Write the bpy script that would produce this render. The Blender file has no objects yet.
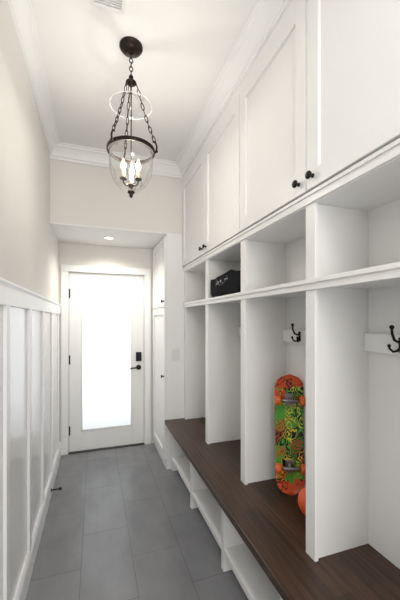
import bpy, bmesh, math, random
from mathutils import Vector, Matrix
random.seed(4)
SC = bpy.context.scene
COL = SC.collection
try:
    SC.view_settings.view_transform = 'Standard'
except Exception:
    pass

# ------------------------------------------------------------------ materials
def principled(name, color, rough=0.5, metal=0.0, bump=0.0, bscale=60.0, var=0.0, emit=None, estr=0.0, spec=None):
    m = bpy.data.materials.new(name); m.use_nodes = True
    nt = m.node_tree; b = nt.nodes['Principled BSDF']
    b.inputs['Base Color'].default_value = (*color, 1)
    b.inputs['Roughness'].default_value = rough
    b.inputs['Metallic'].default_value = metal
    if spec is not None: b.inputs['Specular IOR Level'].default_value = spec
    tc = nt.nodes.new('ShaderNodeTexCoord')
    n = nt.nodes.new('ShaderNodeTexNoise'); n.inputs['Scale'].default_value = bscale
    nt.links.new(tc.outputs['Object'], n.inputs['Vector'])
    if bump > 0:
        bp = nt.nodes.new('ShaderNodeBump'); bp.inputs['Strength'].default_value = bump; bp.inputs['Distance'].default_value = 0.002
        nt.links.new(n.outputs['Fac'], bp.inputs['Height']); nt.links.new(bp.outputs['Normal'], b.inputs['Normal'])
    mx = nt.nodes.new('ShaderNodeMix'); mx.data_type = 'RGBA'
    mx.inputs['A'].default_value = (*[c*(1-var) for c in color], 1); mx.inputs['B'].default_value = (*color, 1)
    nt.links.new(n.outputs['Fac'], mx.inputs['Factor']); nt.links.new(mx.outputs['Result'], b.inputs['Base Color'])
    if emit:
        b.inputs['Emission Color'].default_value = (*emit, 1); b.inputs['Emission Strength'].default_value = estr
    return m

M_white = principled('white_satin_paint', (0.84, 0.84, 0.835), 0.35, bump=0.05, bscale=40, var=0.015)
M_cab = principled('white_cabinet_lacquer', (0.835, 0.832, 0.824), 0.38, bump=0.03, bscale=50, var=0.015)
M_wain = principled('white_gloss_panel', (0.785, 0.79, 0.795), 0.18, bump=0.04, bscale=14, var=0.01)
M_wall = principled('greige_wall_paint', (0.74, 0.724, 0.69), 0.7, bump=0.08, bscale=220, var=0.03)
M_ceil = principled('ceiling_paint', (0.835, 0.828, 0.812), 0.8, bump=0.06, bscale=200, var=0.02)
M_black = principled('black_iron', (0.012, 0.011, 0.011), 0.38, metal=0.6, bump=0.05, bscale=90, var=0.2)
M_bronze = principled('oil_rubbed_bronze', (0.035, 0.024, 0.018), 0.38, metal=0.8, bump=0.06, bscale=90, var=0.3)
M_plastic = principled('white_plastic', (0.75, 0.75, 0.74), 0.3, var=0.01)
M_candle = principled('ivory_candle_sleeve', (0.62, 0.52, 0.38), 0.5, var=0.05)
M_bulb = principled('glowing_bulb', (1, 0.85, 0.6), 0.2, emit=(1.0, 0.56, 0.22), estr=4.5, var=0.01)
M_lens = principled('downlight_lens', (1, 0.95, 0.85), 0.3, emit=(1.0, 0.86, 0.66), estr=5, var=0.01)
M_wheel = principled('orange_urethane', (0.80, 0.15, 0.02), 0.35, var=0.2)
M_alu = principled('brushed_truck_metal', (0.30, 0.30, 0.31), 0.35, metal=0.9, var=0.2)
M_orange = principled('orange_rubber', (0.85, 0.13, 0.03), 0.45, bump=0.25, bscale=160, var=0.15)
M_thresh = principled('dark_threshold', (0.06, 0.06, 0.065), 0.4, metal=0.5, var=0.2)
M_strap = principled('bag_webbing', (0.08, 0.08, 0.09), 0.8, bump=0.2, bscale=200, var=0.2, spec=.15)

def glass(name, tint=(1, 1, 1), gl=0.9, blend=.3, base=.05):
    m = bpy.data.materials.new(name); m.use_nodes = True
    nt = m.node_tree; nt.nodes.clear()
    o = nt.nodes.new('ShaderNodeOutputMaterial'); t = nt.nodes.new('ShaderNodeBsdfTransparent'); g = nt.nodes.new('ShaderNodeBsdfGlossy')
    f = nt.nodes.new('ShaderNodeLayerWeight'); mx = nt.nodes.new('ShaderNodeMixShader')
    f.inputs['Blend'].default_value = blend
    mul = nt.nodes.new('ShaderNodeMath'); mul.operation = 'MULTIPLY_ADD'; mul.inputs[1].default_value = gl; mul.inputs[2].default_value = base
    t.inputs['Color'].default_value = (*tint, 1); g.inputs['Roughness'].default_value = 0.06
    nt.links.new(f.outputs['Facing'], mul.inputs[0]); nt.links.new(mul.outputs[0], mx.inputs[0])
    nt.links.new(t.outputs[0], mx.inputs[1]); nt.links.new(g.outputs[0], mx.inputs[2]); nt.links.new(mx.outputs[0], o.inputs[0])
    return m
M_glass = glass('clear_glass', (0.96, 0.96, 0.955), 0.75, .33, .08)
M_glass2 = glass('clear_bell_glass', (0.98, 0.98, 0.98), 0.4, .3, .08)
M_glass3 = principled('pale_glass_rim', (.66, .66, .65), .12, var=.02)

def frosted():
    m = bpy.data.materials.new('frosted_glass'); m.use_nodes = True
    nt = m.node_tree; nt.nodes.clear()
    o = nt.nodes.new('ShaderNodeOutputMaterial'); t = nt.nodes.new('ShaderNodeBsdfTranslucent'); g = nt.nodes.new('ShaderNodeBsdfPrincipled')
    t.inputs['Color'].default_value = (0.965, 0.975, 0.98, 1); g.inputs['Base Color'].default_value = (.8, .82, .83, 1); g.inputs['Roughness'].default_value = 0.25
    n = nt.nodes.new('ShaderNodeTexNoise'); n.inputs['Scale'].default_value = 300
    bp = nt.nodes.new('ShaderNodeBump'); bp.inputs['Strength'].default_value = .1
    nt.links.new(n.outputs['Fac'], bp.inputs['Height']); nt.links.new(bp.outputs['Normal'], g.inputs['Normal'])
    mx = nt.nodes.new('ShaderNodeMixShader'); mx.inputs[0].default_value = 0.15
    nt.links.new(t.outputs[0], mx.inputs[1]); nt.links.new(g.outputs[0], mx.inputs[2]); nt.links.new(mx.outputs[0], o.inputs[0])
    return m
M_frost = frosted()

def tiles():
    m = bpy.data.materials.new('grey_porcelain_tile'); m.use_nodes = True
    nt = m.node_tree; b = nt.nodes['Principled BSDF']
    geo = nt.nodes.new('ShaderNodeNewGeometry'); sx = nt.nodes.new('ShaderNodeSeparateXYZ'); cx = nt.nodes.new('ShaderNodeCombineXYZ')
    nt.links.new(geo.outputs['Position'], sx.inputs[0])
    ax = nt.nodes.new('ShaderNodeMath'); ax.operation = 'ADD'; ax.inputs[1].default_value = 0.080+.61
    ay = nt.nodes.new('ShaderNodeMath'); ay.operation = 'ADD'; ay.inputs[1].default_value = 0.44
    nt.links.new(sx.outputs['X'], ax.inputs[0]); nt.links.new(sx.outputs['Y'], ay.inputs[0])
    nt.links.new(ay.outputs[0], cx.inputs['X']); nt.links.new(ax.outputs[0], cx.inputs['Y'])
    br = nt.nodes.new('ShaderNodeTexBrick')
    br.offset = 0.5; br.inputs['Scale'].default_value = 1.0; br.inputs['Brick Width'].default_value = 0.61; br.inputs['Row Height'].default_value = 0.305
    br.inputs['Mortar Size'].default_value = 0.0020; br.inputs['Mortar Smooth'].default_value = 0.1; br.inputs['Bias'].default_value = 0
    br.inputs['Color1'].default_value = (0.178, 0.181, 0.193, 1); br.inputs['Color2'].default_value = (0.198, 0.201, 0.213, 1); br.inputs['Mortar'].default_value = (0.118, 0.119, 0.128, 1)
    nt.links.new(cx.outputs[0], br.inputs['Vector'])
    n = nt.nodes.new('ShaderNodeTexNoise'); n.inputs['Scale'].default_value = 3.5; n.inputs['Detail'].default_value = 9; n.inputs['Roughness'].default_value = .58
    mp = nt.nodes.new('ShaderNodeMapping'); mp.inputs['Scale'].default_value = (1.8, .9, 1)
    nt.links.new(geo.outputs['Position'], mp.inputs[0]); nt.links.new(mp.outputs[0], n.inputs['Vector'])
    rp = nt.nodes.new('ShaderNodeMapRange'); rp.inputs['From Min'].default_value = .25; rp.inputs['From Max'].default_value = .75; rp.inputs['To Min'].default_value = 0.84; rp.inputs['To Max'].default_value = 1.16
    nt.links.new(n.outputs['Fac'], rp.inputs['Value'])
    mx = nt.nodes.new('ShaderNodeVectorMath'); mx.operation = 'SCALE'
    nt.links.new(br.outputs['Color'], mx.inputs[0]); nt.links.new(rp.outputs[0], mx.inputs['Scale'])
    nt.links.new(mx.outputs[0], b.inputs['Base Color'])
    b.inputs['Roughness'].default_value = 0.24
    bp = nt.nodes.new('ShaderNodeBump'); bp.inputs['Strength'].default_value = 0.3; bp.inputs['Distance'].default_value = 0.002; bp.invert = True
    nt.links.new(br.outputs['Fac'], bp.inputs['Height']); nt.links.new(bp.outputs['Normal'], b.inputs['Normal'])
    return m
M_tile = tiles()

def walnut():
    m = bpy.data.materials.new('dark_walnut'); m.use_nodes = True
    nt = m.node_tree; b = nt.nodes['Principled BSDF']
    geo = nt.nodes.new('ShaderNodeNewGeometry'); sx = nt.nodes.new('ShaderNodeSeparateXYZ'); cx = nt.nodes.new('ShaderNodeCombineXYZ')
    nt.links.new(geo.outputs['Position'], sx.inputs[0]); nt.links.new(sx.outputs['Y'], cx.inputs['X']); nt.links.new(sx.outputs['X'], cx.inputs['Y'])
    br = nt.nodes.new('ShaderNodeTexBrick'); br.offset = 0.37; br.inputs['Scale'].default_value = 1
    br.inputs['Brick Width'].default_value = 0.9; br.inputs['Row Height'].default_value = 0.075; br.inputs['Mortar Size'].default_value = 0.0005
    br.inputs['Color1'].default_value = (0.038, 0.0205, 0.013, 1); br.inputs['Color2'].default_value = (0.064, 0.034, 0.021, 1); br.inputs['Mortar'].default_value = (0.018, 0.010, 0.007, 1)
    nt.links.new(cx.outputs[0], br.inputs['Vector'])
    mp = nt.nodes.new('ShaderNodeMapping'); mp.inputs['Scale'].default_value = (45, 1.8, 45)
    nt.links.new(geo.outputs['Position'], mp.inputs[0])
    n = nt.nodes.new('ShaderNodeTexNoise'); n.inputs['Scale'].default_value = 1.6; n.inputs['Detail'].default_value = 6; n.inputs['Distortion'].default_value = .6
    nt.links.new(mp.outputs[0], n.inputs['Vector'])
    rp = nt.nodes.new('ShaderNodeMapRange'); rp.inputs['From Min'].default_value = .3; rp.inputs['From Max'].default_value = .7; rp.inputs['To Min'].default_value = 0.5; rp.inputs['To Max'].default_value = 1.6
    nt.links.new(n.outputs['Fac'], rp.inputs['Value'])
    mx = nt.nodes.new('ShaderNodeVectorMath'); mx.operation = 'SCALE'
    nt.links.new(br.outputs['Color'], mx.inputs[0]); nt.links.new(rp.outputs[0], mx.inputs['Scale'])
    nt.links.new(mx.outputs[0], b.inputs['Base Color']); b.inputs['Roughness'].default_value = 0.40; b.inputs['Specular IOR Level'].default_value = .4
    bp = nt.nodes.new('ShaderNodeBump'); bp.inputs['Strength'].default_value = .12; bp.inputs['Distance'].default_value = .002
    nt.links.new(n.outputs['Fac'], bp.inputs['Height']); nt.links.new(bp.outputs['Normal'], b.inputs['Normal'])
    return m
M_wood = walnut()

def deck_graphic():
    m = bpy.data.materials.new('skateboard_graphic'); m.use_nodes = True
    nt = m.node_tree; b = nt.nodes['Principled BSDF']; b.inputs['Roughness'].default_value = .3
    tc = nt.nodes.new('ShaderNodeTexCoord'); sx = nt.nodes.new('ShaderNodeSeparateXYZ')
    nt.links.new(tc.outputs['Object'], sx.inputs[0])
    fl = nt.nodes.new('ShaderNodeMapping'); fl.inputs['Scale'].default_value = (1, 0.05, .75)
    nt.links.new(tc.outputs['Object'], fl.inputs[0])
    dn = nt.nodes.new('ShaderNodeTexNoise'); dn.inputs['Scale'].default_value = 16; nt.links.new(fl.outputs[0], dn.inputs['Vector'])
    dm = nt.nodes.new('ShaderNodeVectorMath'); dm.operation = 'MULTIPLY_ADD'; dm.inputs[1].default_value = (.09, .09, .09)
    nt.links.new(dn.outputs['Color'], dm.inputs[0]); nt.links.new(fl.outputs[0], dm.inputs[2])
    v = nt.nodes.new('ShaderNodeTexVoronoi'); v.inputs['Scale'].default_value = 19; nt.links.new(dm.outputs[0], v.inputs['Vector'])
    sc = nt.nodes.new('ShaderNodeSeparateColor'); nt.links.new(v.outputs['Color'], sc.inputs[0])
    # mostly black ground with dark green patches and a few bright ones
    cr = nt.nodes.new('ShaderNodeValToRGB'); cr.color_ramp.interpolation = 'CONSTANT'
    e = cr.color_ramp.elements; e[0].position = 0; e[0].color = (.008, .010, .010, 1); e[1].position = .58; e[1].color = (.02, .15, .02, 1)
    for p, c in ((.80, (.10, .36, .04, 1)), (.90, (.50, .07, .02, 1))):
        k = e.new(p); k.color = c
    nt.links.new(sc.outputs[0], cr.inputs['Fac'])
    # concentric curving lines in every patch
    ms = nt.nodes.new('ShaderNodeMath'); ms.operation = 'MULTIPLY'; ms.inputs[1].default_value = 4.6; nt.links.new(v.outputs['Distance'], ms.inputs[0])
    fr = nt.nodes.new('ShaderNodeMath'); fr.operation = 'FRACT'; nt.links.new(ms.outputs[0], fr.inputs[0])
    rg = nt.nodes.new('ShaderNodeMath'); rg.operation = 'COMPARE'; rg.inputs[1].default_value = .5; rg.inputs[2].default_value = .20
    nt.links.new(fr.outputs[0], rg.inputs[0])
    c3 = nt.nodes.new('ShaderNodeValToRGB'); c3.color_ramp.interpolation = 'CONSTANT'
    e = c3.color_ramp.elements; e[0].position = 0; e[0].color = (.70, .62, .06, 1); e[1].position = .35; e[1].color = (.10, .42, .05, 1)
    k = e.new(.72); k.color = (.35, .62, .07, 1); k = e.new(.90); k.color = (.62, .08, .02, 1)
    nt.links.new(sc.outputs[1], c3.inputs['Fac'])
    m3 = nt.nodes.new('ShaderNodeMix'); m3.data_type = 'RGBA'
    nt.links.new(rg.outputs[0], m3.inputs['Factor']); nt.links.new(cr.outputs['Color'], m3.inputs['A']); nt.links.new(c3.outputs['Color'], m3.inputs['B'])
    r2 = nt.nodes.new('ShaderNodeMath'); r2.operation = 'COMPARE'; r2.inputs[1].default_value = .42; r2.inputs[2].default_value = .04
    nt.links.new(v.outputs['Distance'], r2.inputs[0])
    m4 = nt.nodes.new('ShaderNodeMix'); m4.data_type = 'RGBA'; m4.inputs['A'].default_value = (.72, .10, .025, 1); m4.inputs['B'].default_value = (.02, .02, .02, 1)
    nt.links.new(r2.outputs[0], m4.inputs['Factor'])
    ab = nt.nodes.new('ShaderNodeMath'); ab.operation = 'SUBTRACT'; ab.inputs[1].default_value = .33
    nt.links.new(sx.outputs['Z'], ab.inputs[0])
    a2 = nt.nodes.new('ShaderNodeMath'); a2.operation = 'ABSOLUTE'; nt.links.new(ab.outputs[0], a2.inputs[0])
    ad = nt.nodes.new('ShaderNodeMath'); ad.operation = 'MULTIPLY_ADD'; ad.inputs[1].default_value = .09; nt.links.new(sc.outputs[2], ad.inputs[0]); nt.links.new(a2.outputs[0], ad.inputs[2])
    gt = nt.nodes.new('ShaderNodeMath'); gt.operation = 'GREATER_THAN'; gt.inputs[1].default_value = .295; nt.links.new(ad.outputs[0], gt.inputs[0])
    mx = nt.nodes.new('ShaderNodeMix'); mx.data_type = 'RGBA'
    nt.links.new(m4.outputs['Result'], mx.inputs['B'])
    nt.links.new(gt.outputs[0], mx.inputs['Factor']); nt.links.new(m3.outputs['Result'], mx.inputs['A']); nt.links.new(mx.outputs['Result'], b.inputs['Base Color'])
    return m
M_deck = deck_graphic()

def bag_fabric():
    m = bpy.data.materials.new('black_bag_fabric'); m.use_nodes = True
    nt = m.node_tree; b = nt.nodes['Principled BSDF']; b.inputs['Roughness'].default_value = .8; b.inputs['Specular IOR Level'].default_value = .12
    tc = nt.nodes.new('ShaderNodeTexCoord'); v = nt.nodes.new('ShaderNodeTexVoronoi'); v.inputs['Scale'].default_value = 26
    nt.links.new(tc.outputs['Object'], v.inputs['Vector'])
    lt = nt.nodes.new('ShaderNodeMath'); lt.operation = 'LESS_THAN'; lt.inputs[1].default_value = .36; nt.links.new(v.outputs['Distance'], lt.inputs[0])
    sx = nt.nodes.new('ShaderNodeSeparateXYZ'); nt.links.new(tc.outputs['Object'], sx.inputs[0])
    z1 = nt.nodes.new('ShaderNodeMath'); z1.operation = 'COMPARE'; z1.inputs[1].default_value = .105; z1.inputs[2].default_value = .014; nt.links.new(sx.outputs['Z'], z1.inputs[0])
    y1 = nt.nodes.new('ShaderNodeMath'); y1.operation = 'COMPARE'; y1.inputs[1].default_value = .03; y1.inputs[2].default_value = .13; nt.links.new(sx.outputs['Y'], y1.inputs[0])
    a = nt.nodes.new('ShaderNodeMath'); a.operation = 'MULTIPLY'; nt.links.new(lt.outputs[0], a.inputs[0]); nt.links.new(z1.outputs[0], a.inputs[1])
    a2 = nt.nodes.new('ShaderNodeMath'); a2.operation = 'MULTIPLY'; nt.links.new(a.outputs[0], a2.inputs[0]); nt.links.new(y1.outputs[0], a2.inputs[1])
    mx = nt.nodes.new('ShaderNodeMix'); mx.data_type = 'RGBA'; mx.inputs['A'].default_value = (.006, .006, .009, 1); mx.inputs['B'].default_value = (.45, .45, .48, 1)
    nt.links.new(a2.outputs[0], mx.inputs['Factor']); nt.links.new(mx.outputs['Result'], b.inputs['Base Color'])
    return m
M_bag = bag_fabric()

# ------------------------------------------------------------------ mesh builder
class B:
    def __init__(s): s.bm = bmesh.new()
    def box(s, x0, x1, y0, y1, z0, z1, bev=0.0):
        r = bmesh.ops.create_cube(s.bm, size=1.0)
        vs = r['verts']
        for v in vs:
            v.co = Vector(((x0+x1)/2+v.co.x*(x1-x0), (y0+y1)/2+v.co.y*(y1-y0), (z0+z1)/2+v.co.z*(z1-z0)))
        if bev > 0:
            es = list({e for v in vs for e in v.link_edges})
            bmesh.ops.bevel(s.bm, geom=es, offset=bev, segments=2, profile=0.5, affect='EDGES')
        return s
    def tube(s, pts, r, seg=10, closed=False, cap=True):
        pts = [Vector(p) for p in pts]; n = len(pts)
        rs = r if isinstance(r, (list, tuple)) else [r]*n
        rings = []; ref = None
        for i, p in enumerate(pts):
            a = pts[(i-1) % n] if (closed or i > 0) else p
            c = pts[(i+1) % n] if (closed or i < n-1) else p
            t = (c-a).normalized()
            if ref is None:
                ref = t.orthogonal().normalized()
            ref = (ref - t*ref.dot(t)).normalized()
            bn = t.cross(ref)
            rings.append([s.bm.verts.new(p+rs[i]*(math.cos(2*math.pi*k/seg)*ref+math.sin(2*math.pi*k/seg)*bn)) for k in range(seg)])
        m = n if closed else n-1
        for i in range(m):
            A, C = rings[i], rings[(i+1) % n]
            for k in range(seg):
                f = s.bm.faces.new((A[k], A[(k+1) % seg], C[(k+1) % seg], C[k])); f.smooth = True
        if not closed and cap:
            s.bm.faces.new(rings[0][::-1]); s.bm.faces.new(rings[-1])
        return s
    def torus(s, c, R, r, normal=(0, 0, 1), seg=28, rs=8, stretch=None):
        c = Vector(c); nn = Vector(normal).normalized()
        u = Vector(stretch[0]).normalized() if stretch else nn.orthogonal().normalized()
        w = nn.cross(u); k = stretch[1] if stretch else 1.0
        return s.tube([c+R*(math.cos(2*math.pi*i/seg)*u*k+math.sin(2*math.pi*i/seg)*w) for i in range(seg)], r, rs, True)
    def sphere(s, c, r, sc=(1, 1, 1), seg=20):
        q = bmesh.ops.create_uvsphere(s.bm, u_segments=seg, v_segments=seg//2+2, radius=r)
        for v in q['verts']:
            v.co = Vector((c[0]+v.co.x*sc[0], c[1]+v.co.y*sc[1], c[2]+v.co.z*sc[2]))
            for f in v.link_faces: f.smooth = True
        return s
    def lathe(s, c, prof, seg=32, axis='Z', flip=False):
        rings = []
        for r, h in prof:
            ring = []
            for k in range(seg):
                a = 2*math.pi*k/seg; ca, sa = r*math.cos(a), r*math.sin(a)
                if axis == 'Z': p = (c[0]+ca, c[1]+sa, c[2]+h)
                elif axis == 'X': p = (c[0]+h, c[1]+ca, c[2]+sa)
                else: p = (c[0]+ca, c[1]+h, c[2]+sa)
                ring.append(s.bm.verts.new(p))
            rings.append(ring)
        for A, C in zip(rings, rings[1:]):
            for k in range(seg):
                f = s.bm.faces.new((A[k], A[(k+1) % seg], C[(k+1) % seg], C[k])); f.smooth = True
        if prof[0][0] > 1e-4: s.bm.faces.new(rings[0][::-1])
        if prof[-1][0] > 1e-4: s.bm.faces.new(rings[-1])
        return s
    def prism(s, prof, fn, t0, t1):
        a = [s.bm.verts.new(fn(p, t0)) for p in prof]; b = [s.bm.verts.new(fn(p, t1)) for p in prof]
        n = len(prof)
        for i in range(n):
            s.bm.faces.new((a[i], a[(i+1) % n], b[(i+1) % n], b[i]))
        s.bm.faces.new(a[::-1]); s.bm.faces.new(b)
        return s
    def done(s, name, mat, parent=None, origin=None, recalc=True, **props):
        bm = s.bm
        bmesh.ops.remove_doubles(bm, verts=bm.verts, dist=1e-6)
        if recalc: bmesh.ops.recalc_face_normals(bm, faces=bm.faces)
        xs = [v.co.x for v in bm.verts]; ys = [v.co.y for v in bm.verts]; zs = [v.co.z for v in bm.verts]
        o = Vector(origin) if origin else Vector(((min(xs)+max(xs))/2, (min(ys)+max(ys))/2, min(zs)))
        for v in bm.verts: v.co -= o
        me = bpy.data.meshes.new(name); bm.to_mesh(me); bm.free()
        me.materials.append(mat)
        ob = bpy.data.objects.new(name, me); COL.objects.link(ob)
        place(ob, o, parent)
        for k, v in props.items(): ob[k] = v
        return ob
WLOC = {}
def place(ob, o, parent):
    WLOC[ob] = Vector(o)
    if parent:
        ob.parent = parent; ob.location = Vector(o)-WLOC[parent]
    else:
        ob.location = o
def empty(name, o, **props):
    e = bpy.data.objects.new(name, None); e.empty_display_size = .1; COL.objects.link(e); place(e, o, None)
    for k, v in props.items(): e[k] = v
    return e
S = dict(kind='structure')

# ------------------------------------------------------------------ room dimensions
XL, XR, YB, YF = -0.38, 1.17, 3.76, -2.2
H, HS, YS = 3.05, 2.362, 3.05
FX = 0.86      # locker front plane
BX = 0.66      # bench front / tall cabinet front
BZ = 0.50      # bench top

B().box(XL-.15, XR+.15, YF-.15, YB+.35, -.1, 0).done('floor', M_tile, **S)
B().box(XL-.15, XR+.15, YF-.15, YB+.15, H, H+.1).done('ceiling', M_ceil, **S)
B().box(XL-.12, XL, YF, YB, 0, H).done('wall_left', M_wall, **S)
B().box(XR, XR+.12, YF, YB, 0, H).done('wall_right', M_wall, **S)
B().box(XL-.12, XR+.12, YF-.12, YF, 0, H).done('wall_front', M_wall, **S)
DX0, DX1, DZ = -0.276, 0.56, 2.035
b = B(); b.box(XL-.12, DX0-.012, YB, YB+.12, 0, H); b.box(DX1+.012, XR+.12, YB, YB+.12, 0, H); b.box(DX0-.012, DX1+.012, YB, YB+.12, DZ+.012, H)
b.done('wall_back', M_wall, **S)
B().box(XL, XR, YS, YB, HS+.012, H).done('wall_soffit', M_wall, **S)
B().box(XL, XR, YS, YB, HS, HS+.012).done('ceiling.001', M_ceil, **S)

# crown mouldings
prof = [(0, 0), (.100, 0), (.100, -.007), (.082, -.009), (.078, -.018), (.066, -.022), (.054, -.033), (.040, -.048), (.030, -.062), (.023, -.074), (.013, -.078), (.013, -.096), (0, -.096)]
B().prism(prof, lambda p, t: (XL+p[0]*.85, t, H+p[1]*.9), YF, YS).done('trim_1', M_white, **S)
B().prism(prof, lambda p, t: (t, YS-p[0], H+p[1]*1.2), XL, FX).done('trim_2', M_white, **S)
B().prism(prof, lambda p, t: (FX-.018-p[0], t, H+p[1]*1.1), .42, YS).done('trim_3', M_white, **S)

# wainscot on the left wall
WZ = 1.67
B().box(XL, XL+.006, YF, YB-.0, 0, WZ-.02).done('trim_4', M_wain, **S)           # backing panel
cap = [(0, 0), (.020, 0), (.023, -.004), (.023, -.011), (.020, -.015), (.017, -.019), (.015, -.022), (.015, -.024), (0, -.024)]
B().prism(cap, lambda p, t: (XL+.006+p[0], t, WZ+p[1]), YF, YB).done('trim_5', M_white, **S)
B().box(XL+.006, XL+.020, YF, YB, WZ-.106, WZ-.024, .001).done('trim_6', M_white, **S)
n = 7
y = 3.56
while y > -2.0:
    B().box(XL+.006, XL+.020, y-.030, y+.030, .15, WZ-.106, .0015).done('trim_%d' % n, M_white, **S)
    n += 1; y -= .50
bprof = [(0, 0), (.020, 0), (.020, .12), (.016, .135), (.010, .145), (.010, .15), (0, .15)]
B().prism(bprof, lambda p, t: (XL+.006+p[0], t, p[1]), YF, YB).done('baseboard_left', M_white, **S)

# ------------------------------------------------------------------ door
door = empty('door_1', (DX0+.418, YB+.03, 0), kind='structure')
yd = YB+.02
b = B()
gx0, gx1, gz0, gz1 = -.150, .420, .235, 1.885
b.box(DX0, gx0, yd, yd+.045, .012, DZ, .002); b.box(gx1, DX1, yd, yd+.045, .012, DZ, .002)
b.box(gx0, gx1, yd, yd+.045, .012, gz0, .002); b.box(gx0, gx1, yd, yd+.045, gz1, DZ, .002)
m_ = .016
b.box(gx0, gx0+m_, yd-.006, yd+.01, gz0, gz1, .003); b.box(gx1-m_, gx1, yd-.006, yd+.01, gz0, gz1, .003)
b.box(gx0, gx1, yd-.006, yd+.01, gz0, gz0+m_, .003); b.box(gx0, gx1, yd-.006, yd+.01, gz1-m_, gz1, .003)
b.done('door_slab', M_white, door)
B().box(gx0, gx1, yd+.018, yd+.026, gz0, gz1).done('glass_pane', M_frost, door, label='frosted glass pane')
for z in (.25, 1.05, 1.80):
    b = B(); b.box(DX0-.008, DX0+.012, yd-.003, yd+.002, z-.05, z+.05, .001); b.tube([(DX0-.002, yd-.008, z-.055), (DX0-.002, yd-.008, z+.055)], .006, 10)
    b.done('hinge', M_black, door)
b = B(); hx = DX1-.062
b.lathe((hx, yd, .93), [(.030, 0), (.030, -.006), (.026, -.010), (.012, -.012), (.012, -.045), (.001, -.047)], 24, 'Y')
b.tube([(hx, yd-.045, .93), (hx-.03, yd-.047, .931), (hx-.07, yd-.045, .928), (hx-.11, yd-.040, .922)], [.009, .009, .008, .006], 10)
b.done('door_handle', M_black, door)
b = B(); b.box(hx-.033, hx+.033, yd-.024, yd, 1.005, 1.115, .006)
b.tube([(hx-.015, yd-.03, 1.03), (hx+.015, yd-.03, 1.03)], .005, 8); b.box(hx-.022, hx+.022, yd-.027, yd-.02, 1.055, 1.10, .002)
b.done('deadbolt_keypad', M_black, door)
B().box(DX0-.01, DX1+.01, YB-.01, YB+.12, 0, .012, .002).done('threshold', M_thresh, door)
# jamb (with stops behind the leaf) and casing
b = B(); b.box(DX0-.012, DX0-.003, YB, YB+.12, 0, DZ+.003); b.box(DX1+.003, DX1+.012, YB, YB+.12, 0, DZ+.003); b.box(DX0-.012, DX1+.012, YB, YB+.12, DZ+.003, DZ+.012)
b.box(DX0-.003, DX0+.014, yd+.047, yd+.062, .012, DZ+.003); b.box(DX1-.014, DX1+.003, yd+.047, yd+.062, .012, DZ+.003); b.box(DX0+.014, DX1-.014, yd+.047, yd+.062, DZ-.014, DZ+.003)
b.done('trim_30', M_white, **S)
b = B(); cw = .072
b.box(DX0-.008-cw, DX0-.008, YB-.018, YB, 0, DZ+.008, .003); b.box(DX1+.008, DX1+.008+cw, YB-.018, YB, 0, DZ+.008, .003)
b.box(DX0-.008-cw, DX1+.008+cw, YB-.020, YB, DZ+.008, DZ+.010+cw, .003)
b.done('trim_31', M_white, **S)

# ------------------------------------------------------------------ shaker helper
def shaker(b, xf, y0, y1, z0, z1, th=.02, fw=.072):
    b.box(xf, xf+th, y0, y0+fw, z0, z1, .0015); b.box(xf, xf+th, y1-fw, y1, z0, z1, .0015)
    b.box(xf, xf+th, y0+fw, y1-fw, z0, z0+fw, .0015); b.box(xf, xf+th, y0+fw, y1-fw, z1-fw, z1, .0015)
    b.box(xf+.014, xf+th-.001, y0+fw-.003, y1-fw+.003, z0+fw-.003, z1-fw+.003)
def knob(xf, y, z, parent):
    B().lathe((xf, y, z), [(.009, 0), (.009, -.003), (.006, -.006), (.006, -.014), (.015, -.018), (.0165, -.023), (.014, -.028), (.002, -.030)], 20, 'X').done('knob', M_black, parent, label='round black knob')

# tall cabinet
tc = empty('tall_cabinet', ((BX+XR)/2, 3.4, 0), category='cabinet', label='tall white storage cabinet with two panelled doors beside the glazed door')
b = B(); b.box(BX+.02, XR-.004, YS, YB-.004, 0.0, HS, .001)
b.done('body', M_cab, tc)
ty0, ty1 = YS+.012, YB-.035
b = B(); shaker(b, BX, ty0, ty1, .10, 1.625); d1 = b.done('door', M_cab, tc); knob(BX, ty0+.03, .93, d1)
b = B(); shaker(b, BX, ty0, ty1, 1.635, 2.34); d2 = b.done('door', M_cab, tc); knob(BX, ty0+.03, 1.69, d2)
# light switch
sw = empty('light_switch', (.775, YS, 1.09), category='light switch', label='white double light switch plate on the cabinet side')
B().box(.735, .815, YS-.006, YS, 1.09, 1.21, .003).done('switch_plate', M_plastic, sw)
for xx in (.757, .793):
    B().box(xx-.012, xx+.012, YS-.010, YS-.006, 1.118, 1.182, .002).done('rocker', M_plastic, sw)

# ------------------------------------------------------------------ shoe cubby base + bench top
Y0 = .42
DIV = [3.02, 2.37, 1.72, 1.09, .45]
SX = .725
sb = empty('shoe_cubby', ((SX+XR)/2, (Y0+YS)/2, 0), category='shelf', label='low white open shoe shelf carrying the wooden bench top')
for yc in DIV:
    b = B(); b.box(SX, XR-.012, yc-.019, yc+.019, 0, BZ-.060, .0015)
    b.done('divider', M_cab, sb)
for a, c in zip(DIV, DIV[1:]):
    b = B(); b.box(SX+.001, XR-.012, c+.019, a-.019, .105, .140, .0015)
    b.done('shelf', M_cab, sb)
B().box(SX+.055, SX+.070, Y0, YS, 0, .105).done('toe_kick', M_cab, sb)
B().box(XR-.012, XR, Y0, YS, 0, BZ-.04).done('back_panel', M_cab, sb)
B().box(SX, XR-.012, Y0, YS, BZ-.060, BZ-.04).done('top_panel', M_cab, sb)
B().box(BX, XR, Y0-.01, YS, BZ-.04, BZ, .004).done('bench_top', M_wood, category='bench', label='dark walnut plank bench top running beneath the open lockers')

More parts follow.
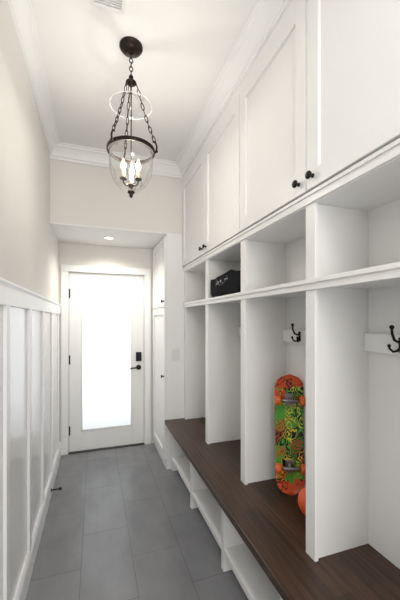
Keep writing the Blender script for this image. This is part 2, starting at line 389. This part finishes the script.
# ------------------------------------------------------------------ open lockers
ZC0, ZC1, SZ = 1.986, 2.036, 1.668
lk = empty('open_locker', ((FX+XR)/2, (Y0+YS)/2, BZ), category='locker', label='white open lockers with cubbies above, standing on the dark bench')
for yc in DIV:
    b = B(); b.box(FX+.018, XR-.012, yc-.018, yc+.018, BZ, ZC0, .001)
    b.box(FX, FX+.018, yc-.030, yc+.030, BZ, ZC0, .0015)
    b.done('divider', M_cab, lk)
B().box(XR-.012, XR, Y0, YS, BZ, ZC0).done('back_panel', M_cab, lk)
b = B(); b.box(FX, XR, Y0, YS, ZC0, ZC1); b.box(FX-.008, FX, Y0, YS, ZC0+.004, ZC1-.001, .002); b.box(FX-.015, FX-.008, Y0, YS, ZC1-.016, ZC1-.001, .002)
b.done('top_rail', M_cab, lk)
for i, (a, c) in enumerate(zip(DIV, DIV[1:])):
    B().box(FX+.002, XR-.012, c+.018, a-.018, SZ-.030, SZ, .001).done('shelf', M_cab, lk)
    rail = B().box(XR-.036, XR-.012, c+.018, a-.018, 1.362, 1.442, .002).done('hook_rail', M_white, lk)
    for dy in (.125, -.125):
        yc = (a+c)/2+dy; hx = XR-.036
        b = B()
        b.box(hx-.004, hx, yc-.010, yc+.010, 1.375, 1.432, .0018)
        b.tube([(hx-.003, yc, 1.420), (hx-.018, yc, 1.414), (hx-.036, yc, 1.422), (hx-.048, yc, 1.445), (hx-.050, yc, 1.468)], [.006, .0052, .0052, .005, .005], 10)
        b.sphere((hx-.050, yc, 1.472), .009)
        for sg in (1, -1):
            b.tube([(hx-.003, yc, 1.392), (hx-.012, yc+sg*.007, 1.379), (hx-.024, yc+sg*.016, 1.375), (hx-.032, yc+sg*.023, 1.386), (hx-.034, yc+sg*.025, 1.396)], [.0055, .005, .0045, .0045, .0045], 10)
            b.sphere((hx-.034, yc+sg*.025, 1.398), .007)
        b.done('coat_hook', M_black, rail, label='black iron coat hook')
b = B(); b.box(FX-.008, FX, Y0, YS, SZ-.042, SZ+.003, .002); b.box(FX-.016, FX-.008, Y0, YS, SZ-.015, SZ+.003, .002); b.done('shelf_nosing', M_cab, lk)

# ------------------------------------------------------------------ wall cabinets
DT = 2.885
def wallcab(y1, ym, y0):
    c = empty('wall_cabinet', ((FX+XR)/2, (y0+y1)/2, ZC1), category='cabinet', group='upper wall cabinets', label='white panelled wall cabinet with two doors and black knobs')
    B().box(FX, XR, y0, y1, ZC1, H, .001).done('body', M_cab, c)
    B().box(FX-.018, FX, y0, y1, DT+.004, H-.0, .001).done('frieze', M_cab, c)
    b = B(); shaker(b, FX-.022, ym+.003, y1-.004, ZC1+.005, DT, .020); d = b.done('door', M_cab, c); knob(FX-.022, ym+.045, ZC1+.050, d)
    b = B(); shaker(b, FX-.022, y0+.004, ym-.003, ZC1+.005, DT, .020); d = b.done('door', M_cab, c); knob(FX-.022, ym-.045, ZC1+.050, d)
wallcab(YS-.0, 2.37, 1.72)
wallcab(1.72, 1.09, Y0)

# ------------------------------------------------------------------ pendant lantern
PX, PY = .194, 1.79
pd = empty('pendant_lantern', (PX, PY, 2.18), category='ceiling light', label='dark bronze bell jar lantern with candle bulbs hanging on a chain')
B().lathe((PX, PY, H), [(.065, 0), (.065, -.008), (.058, -.018), (.035, -.028), (.018, -.034), (.010, -.045), (.002, -.048)], 32).done('canopy', M_bronze, pd)
b = B()
b.torus((PX, PY, H-.058), .010, .0025, (1, 0, 0))
z = H-.080; i = 0
while z > 2.89:
    b.torus((PX, PY, z), .0095, .0026, (1, 0, 0) if i % 2 else (0, 1, 0), 16, 6, ((0, 0, 1), 1.5)); z -= .0235; i += 1
b.done('chain', M_bronze, pd)
ztop = z+.005
b = B(); b.lathe((PX, PY, ztop), [(.002, .012), (.008, .006), (.014, -.006), (.008, -.016), (.010, -.026), (.022, -.034), (.022, -.040), (.008, -.046), (.004, -.052), (.004, -.15), (.003, -.155)], 20)
b.torus((PX, PY, ztop-.036), .026, .004)
b.done('hub', M_bronze, pd)
# smoke bell
zb = 2.715
b = B(); b.lathe((PX, PY, zb), [(.012, .075), (.020, .070), (.028, .055), (.042, .035), (.070, .018), (.100, .006), (.113, 0), (.116, -.004)], 40)
cap_f = [f for f in b.bm.faces if len(f.verts) > 4]; bmesh.ops.delete(b.bm, geom=cap_f, context='FACES_ONLY')
b.done('smoke_bell', M_glass2, pd, label='clear glass smoke bell')
b = B(); b.torus((PX, PY, zb-.003), .116, .0020, seg=48); b.done('smoke_bell_rim', M_glass3, pd)
b = B(); b.tube([(PX, PY, zb+.09), (PX, PY, zb-.02), (PX, PY, 2.25)], .0035, 10); b.done('centre_rod', M_bronze, pd)
# ring
zr = 2.458; R = .127
b = B(); b.lathe((PX, PY, zr), [(R, .007), (R+.005, .007), (R+.005, -.007), (R, -.007)], 64)
bmesh.ops.delete(b.bm, geom=[f for f in b.bm.faces if len(f.verts) > 4], context='FACES_ONLY')
b.lathe((PX, PY, zr), [(R, -.007), (R-.001, 0), (R, .007)], 64)
bmesh.ops.delete(b.bm, geom=[f for f in b.bm.faces if len(f.verts) > 4], context='FACES_ONLY')
b.torus((PX, PY, zr+.007), R+.003, .0040, seg=64); b.torus((PX, PY, zr-.007), R+.003, .0040, seg=64)
b.done('lantern_ring', M_bronze, pd)
# three chains
for k in range(3):
    a = math.radians(-20+120*k); d = Vector((math.cos(a), math.sin(a), 0))
    p0 = Vector((PX, PY, ztop-.036))+d*.028; p1 = Vector((PX, PY, zr+.05))+d*(R+.008)
    b = B(); N = 10; dr = (p1-p0).normalized()
    side = dr.cross(Vector((0, 0, 1))).normalized(); up = side.cross(dr)
    for i in range(N):
        t = (i+.5)/N; p = p0.lerp(p1, t); p.z -= .022*math.sin(math.pi*t)
        L = (p1-p0).length/N
        b.torus(p, .0076, .0025, side if i % 2 else up, 14, 6, (dr, L*.62/.0076))
    b.done('chain', M_bronze, pd)
    q = Vector((PX, PY, zr))+d*(R+.006)
    b = B(); b.tube([q+Vector((0, 0, -.015)), q+d*.010+Vector((0, 0, 0)), q+d*.014+Vector((0, 0, .02)), q+d*.006+Vector((0, 0, .045)), q-d*.004+Vector((0, 0, .055)), q-d*.010+Vector((0, 0, .045))], [.006, .0055, .005, .005, .004, .003], 8)
    b.sphere(q+d*.012+Vector((0, 0, -.004)), .008)
    b.done('bracket', M_bronze, pd)
# glass bowl
b = B()
out = [(.122, -.006), (.121, -.02), (.121, -.04), (.121, -.07), (.119, -.10), (.113, -.13), (.102, -.160), (.085, -.188), (.062, -.210), (.034, -.226), (.006, -.232)]
b.lathe((PX, PY, zr), out, 48)
mouth = [f for f in b.bm.faces if len(f.verts) > 4 and f.calc_center_median().z > zr-.05]
bmesh.ops.delete(b.bm, geom=mouth, context='FACES_ONLY')
b.done('glass_bowl', M_glass, pd, label='clear blown glass bell jar')
b = B(); b.lathe((PX, PY, zr-.228), [(.012, .004), (.020, -.004), (.020, -.010), (.009, -.016), (.012, -.024), (.007, -.034), (.001, -.040)], 20); b.done('finial', M_bronze, pd)
# candelabra
b = B()
b.lathe((PX, PY, zr-.200), [(.002, -.012), (.012, -.006), (.018, .004), (.010, .014), (.007, .03)], 20)
cp = []
for k in range(3):
    a = math.radians(200+120*k); d = Vector((math.cos(a), math.sin(a), 0)); c = Vector((PX, PY, 0))
    b.tube([c+d*.008+Vector((0, 0, zr-.190)), c+d*.03+Vector((0, 0, zr-.203)), c+d*.045+Vector((0, 0, zr-.193)), c+d*.048+Vector((0, 0, zr-.175))], .0045, 8)
    q = c+d*.048+Vector((0, 0, zr-.175)); cp.append(q)
    b.lathe(q, [(.004, -.004), (.018, .002), (.020, .008), (.012, .008)], 18)
b.done('candelabra', M_bronze, pd)
for q in cp:
    B().lathe(q, [(.0105, .008), (.0105, .048), (.007, .050)], 18).done('candle_sleeve', M_candle, pd)
    B().lathe(q, [(.005, .050), (.009, .058), (.0145, .071), (.0135, .085), (.0075, .103), (.0025, .117), (.0005, .121)], 18).done('bulb', M_bulb, pd)

# recessed downlight
rd = empty('recessed_light', (.138, 3.38, HS-.004), category='ceiling light', label='round recessed downlight in the lowered ceiling')
B().lathe((.138, 3.38, HS), [(.058, 0), (.058, -.004), (.046, -.006), (.044, 0)], 32).done('trim_ring', M_plastic, rd)
B().lathe((.138, 3.38, HS-.0015), [(.044, 0), (.044, -.001)], 32).done('lens', M_lens, rd)

# ceiling vent
v = empty('ceiling_vent', (.06, 1.56, H-.008), category='vent', label='white slatted air vent on the ceiling')
b = B(); vx0, vx1, vy0, vy1 = -.02, .14, 1.45, 1.61
b.box(vx0, vx1, vy0, vy0+.015, H-.008, H, .002); b.box(vx0, vx1, vy1-.015, vy1, H-.008, H, .002); b.box(vx0, vx0+.015, vy0+.015, vy1-.015, H-.008, H, .002); b.box(vx1-.015, vx1, vy0+.015, vy1-.015, H-.008, H, .002)
b.done('vent_frame', M_plastic, v)
b = B()
yy = vy0+.022
while yy < vy1-.02:
    b.box(vx0+.015, vx1-.015, yy, yy+.006, H-.006, H-.001); yy += .013
b.done('louvre', M_plastic, v)

# door stop
ds = empty('door_stop', (-.30, 2.90, .045), category='door stop', label='small black door stop projecting from the white baseboard')
x0 = XL+.026
b = B(); b.lathe((x0, 2.90, .055), [(.014, 0), (.014, .004), (.006, .008), (.005, .062)], 18, 'X'); b.done('rod', M_black, ds)
b = B(); b.lathe((x0, 2.90, .055), [(.010, .060), (.012, .064), (.012, .078), (.009, .083)], 18, 'X'); b.done('tip', M_black, ds)

# ------------------------------------------------------------------ bag on the cubby shelf
bx, by = .918, 2.045
bg = empty('bag', (bx, by, SZ+.004), category='bag', label='black fabric open-topped tote bag lying on the cubby shelf')
b = B(); nr, ns = 14, 72; rings = []
for i in range(nr+1):
    t = i/nr; z = .165*t
    hw = .270+.010*t-.018*(1-t)**8; hd = .060-.012*t+.005*math.sin(math.pi*t); hd *= (1-.2*(1-t)**8)
    ring = []
    for k in range(ns):
        a = 2*math.pi*k/ns; ca, sa = math.cos(a), math.sin(a); e = .30
        x = math.copysign(abs(ca)**e, ca)*hd; y_ = math.copysign(abs(sa)**e, sa)*hw
        wr = .003*math.sin(17*y_+t*3)
        dz = .013*math.cos(y_*12+.9)-.007*math.cos(y_*29)-.010+(.006 if x > 0 else 0)
        zz = z + dz*max(0, t-.45)*1.8
        ring.append(b.bm.verts.new((bx+x+wr*(1 if x > 0 else -1)*min(1, t*4), by+y_, SZ+.005+zz)))
    rings.append(ring)
for A, C in zip(rings, rings[1:]):
    for k in range(ns):
        f = b.bm.faces.new((A[k], A[(k+1) % ns], C[(k+1) % ns], C[k])); f.smooth = True
b.bm.faces.new(rings[0][::-1])
top = [b.bm.verts.new((bx+(v_.co.x-bx)*.92, by+(v_.co.y-by)*.98, v_.co.z-.001)) for v_ in rings[-1]]
low = [b.bm.verts.new((bx+(v_.co.x-bx)*.90, by+(v_.co.y-by)*.97, SZ+.06)) for v_ in rings[-1]]
for U, V in ((rings[-1], top), (top, low)):
    for k in range(ns):
        b.bm.faces.new((U[k], U[(k+1) % ns], V[(k+1) % ns], V[k]))
b.bm.faces.new(low)
b.done('bag_body', M_bag, bg, origin=(bx, by, SZ+.004))
for sgn in (-1, 1):
    pts = []
    for i in range(15):
        t = i/14; a = math.pi*t
        pts.append((bx+sgn*(.056+.004*math.sin(a)), by+.02-.10*math.cos(a), SZ+.140+(.045 if sgn > 0 else -.055)*math.sin(a)))
    B().tube(pts, .0042, 8).done('handle', M_strap, bg)

# ------------------------------------------------------------------ skateboard
def skateboard(loc, rot):
    sk = empty('skateboard', loc, category='skateboard', label='colourful graphic skateboard standing on end against the locker divider')
    sk.rotation_euler = rot
    WLOC[sk] = Vector((0, 0, 0))
    L, W, T = .68, .082, .010
    b = B(); N = 40; rows = []
    for i in range(N+1):
        t = i/N; z = t*L; e = min(z, L-z)
        hw = W*math.sqrt(max(0, 1-((W*1.0-e)/(W*1.0))**2)) if e < W*1.0 else W
        hw = max(hw, .004)
        kick = .030*max(0, (.13-e)/.13)**1.6
        row = []
        for j in range(-8, 9):
            x = hw*j/8; dish = .008*(abs(j)/8)**2
            row.append((x, -kick+.03-dish, z))
        rows.append(row)
    f0 = [[b.bm.verts.new(p) for p in r] for r in rows]
    f1 = [[b.bm.verts.new((p[0], p[1]+T, p[2])) for p in r] for r in rows]
    for i in range(N):
        for j in range(16):
            f = b.bm.faces.new((f0[i][j], f0[i][j+1], f0[i+1][j+1], f0[i+1][j])); f.smooth = True
            f = b.bm.faces.new((f1[i][j+1], f1[i][j], f1[i+1][j], f1[i+1][j+1])); f.smooth = True
        b.bm.faces.new((f0[i][0], f0[i+1][0], f1[i+1][0], f1[i][0])); b.bm.faces.new((f0[i][16], f1[i][16], f1[i+1][16], f0[i+1][16]))
    for j in range(16):
        b.bm.faces.new((f0[0][j+1], f0[0][j], f1[0][j], f1[0][j+1])); b.bm.faces.new((f0[N][j], f0[N][j+1], f1[N][j+1], f1[N][j]))
    b.done('deck', M_deck, sk, origin=(0, 0, 0))
    for z in (.150, .530):
        b = B(); b.box(-.024, .024, .020, .031, z-.035, z+.035, .002); b.tube([(0, .024, z), (0, -.008, z)], [.018, .011], 12)
        b.tube([(-.058, -.012, z), (-.03, -.014, z), (.03, -.014, z), (.058, -.012, z)], [.006, .010, .010, .006], 12)
        tr = b.done('truck', M_alu, sk)
        for s_ in (-1, 1):
            b = B(); b.lathe((s_*.070, -.012, z), [(.014, -.017), (.024, -.015), (.028, -.008), (.028, .008), (.024, .015), (.014, .017)], 24, 'X')
            b.done('wheel', M_wheel, tr)
skateboard((1.054, 1.500, BZ+.006), (math.radians(-4), 0, math.radians(-24)))

# orange ball
b = B(); b.sphere((1.048, 1.303, BZ+.0765), .076, seg=40)
ball = b.done('ball', M_orange, category='ball', label='bright orange rubber ball on the bench beside the skateboard')

# ------------------------------------------------------------------ lights
def area(name, loc, rot, sx_, sy_, power, col=(1, 1, 1)):
    l = bpy.data.lights.new(name, 'AREA'); l.shape = 'RECTANGLE'; l.size = sx_; l.size_y = sy_; l.energy = power; l.color = col
    o = bpy.data.objects.new(name, l); COL.objects.link(o); o.location = loc; o.rotation_euler = rot; return o
area('daylight_outside_door', (.14, YB+.55, 1.36), (math.radians(-90), 0, 0), 1.2, 2.0, 19, (.985, .99, 1.0))
area('fill_behind_camera', (.35, -2.0, 1.6), (math.radians(90), 0, 0), 1.3, 2.2, 50, (1, .992, .98))  # added soft fill behind the camera; the wall there has no window
area('ceiling_fill', (.20, -.1, H-.03), (0, 0, 0), .6, .6, 11, (1, .985, .955))  # added top fill out of view, not a fixture of the room
l = bpy.data.lights.new('pendant_bulbs', 'POINT'); l.energy = 12; l.color = (1, .945, .86); l.shadow_soft_size = .04
o = bpy.data.objects.new('pendant_bulbs', l); COL.objects.link(o); o.location = (PX, PY, zr-.09)
l = bpy.data.lights.new('downlight_spot', 'SPOT'); l.energy = 36; l.color = (1, .935, .82); l.spot_size = math.radians(150); l.spot_blend = .8; l.shadow_soft_size = .04
o = bpy.data.objects.new('downlight_spot', l); COL.objects.link(o); o.location = (.138, 3.38, HS-.02)

w = bpy.data.worlds.new('world'); SC.world = w; w.use_nodes = True
w.node_tree.nodes['Background'].inputs[0].default_value = (.85, .92, 1, 1); w.node_tree.nodes['Background'].inputs[1].default_value = .5

# ------------------------------------------------------------------ camera
cam = bpy.data.cameras.new('camera'); co = bpy.data.objects.new('camera', cam); COL.objects.link(co)
cam.sensor_fit = 'HORIZONTAL'; cam.sensor_width = 24; cam.lens = 310/400*24; cam.shift_y = 20/400; cam.clip_start = .02
co.location = (0, 0, 1.5); co.rotation_euler = (math.radians(90), 0, -math.atan(105/310))
SC.camera = co
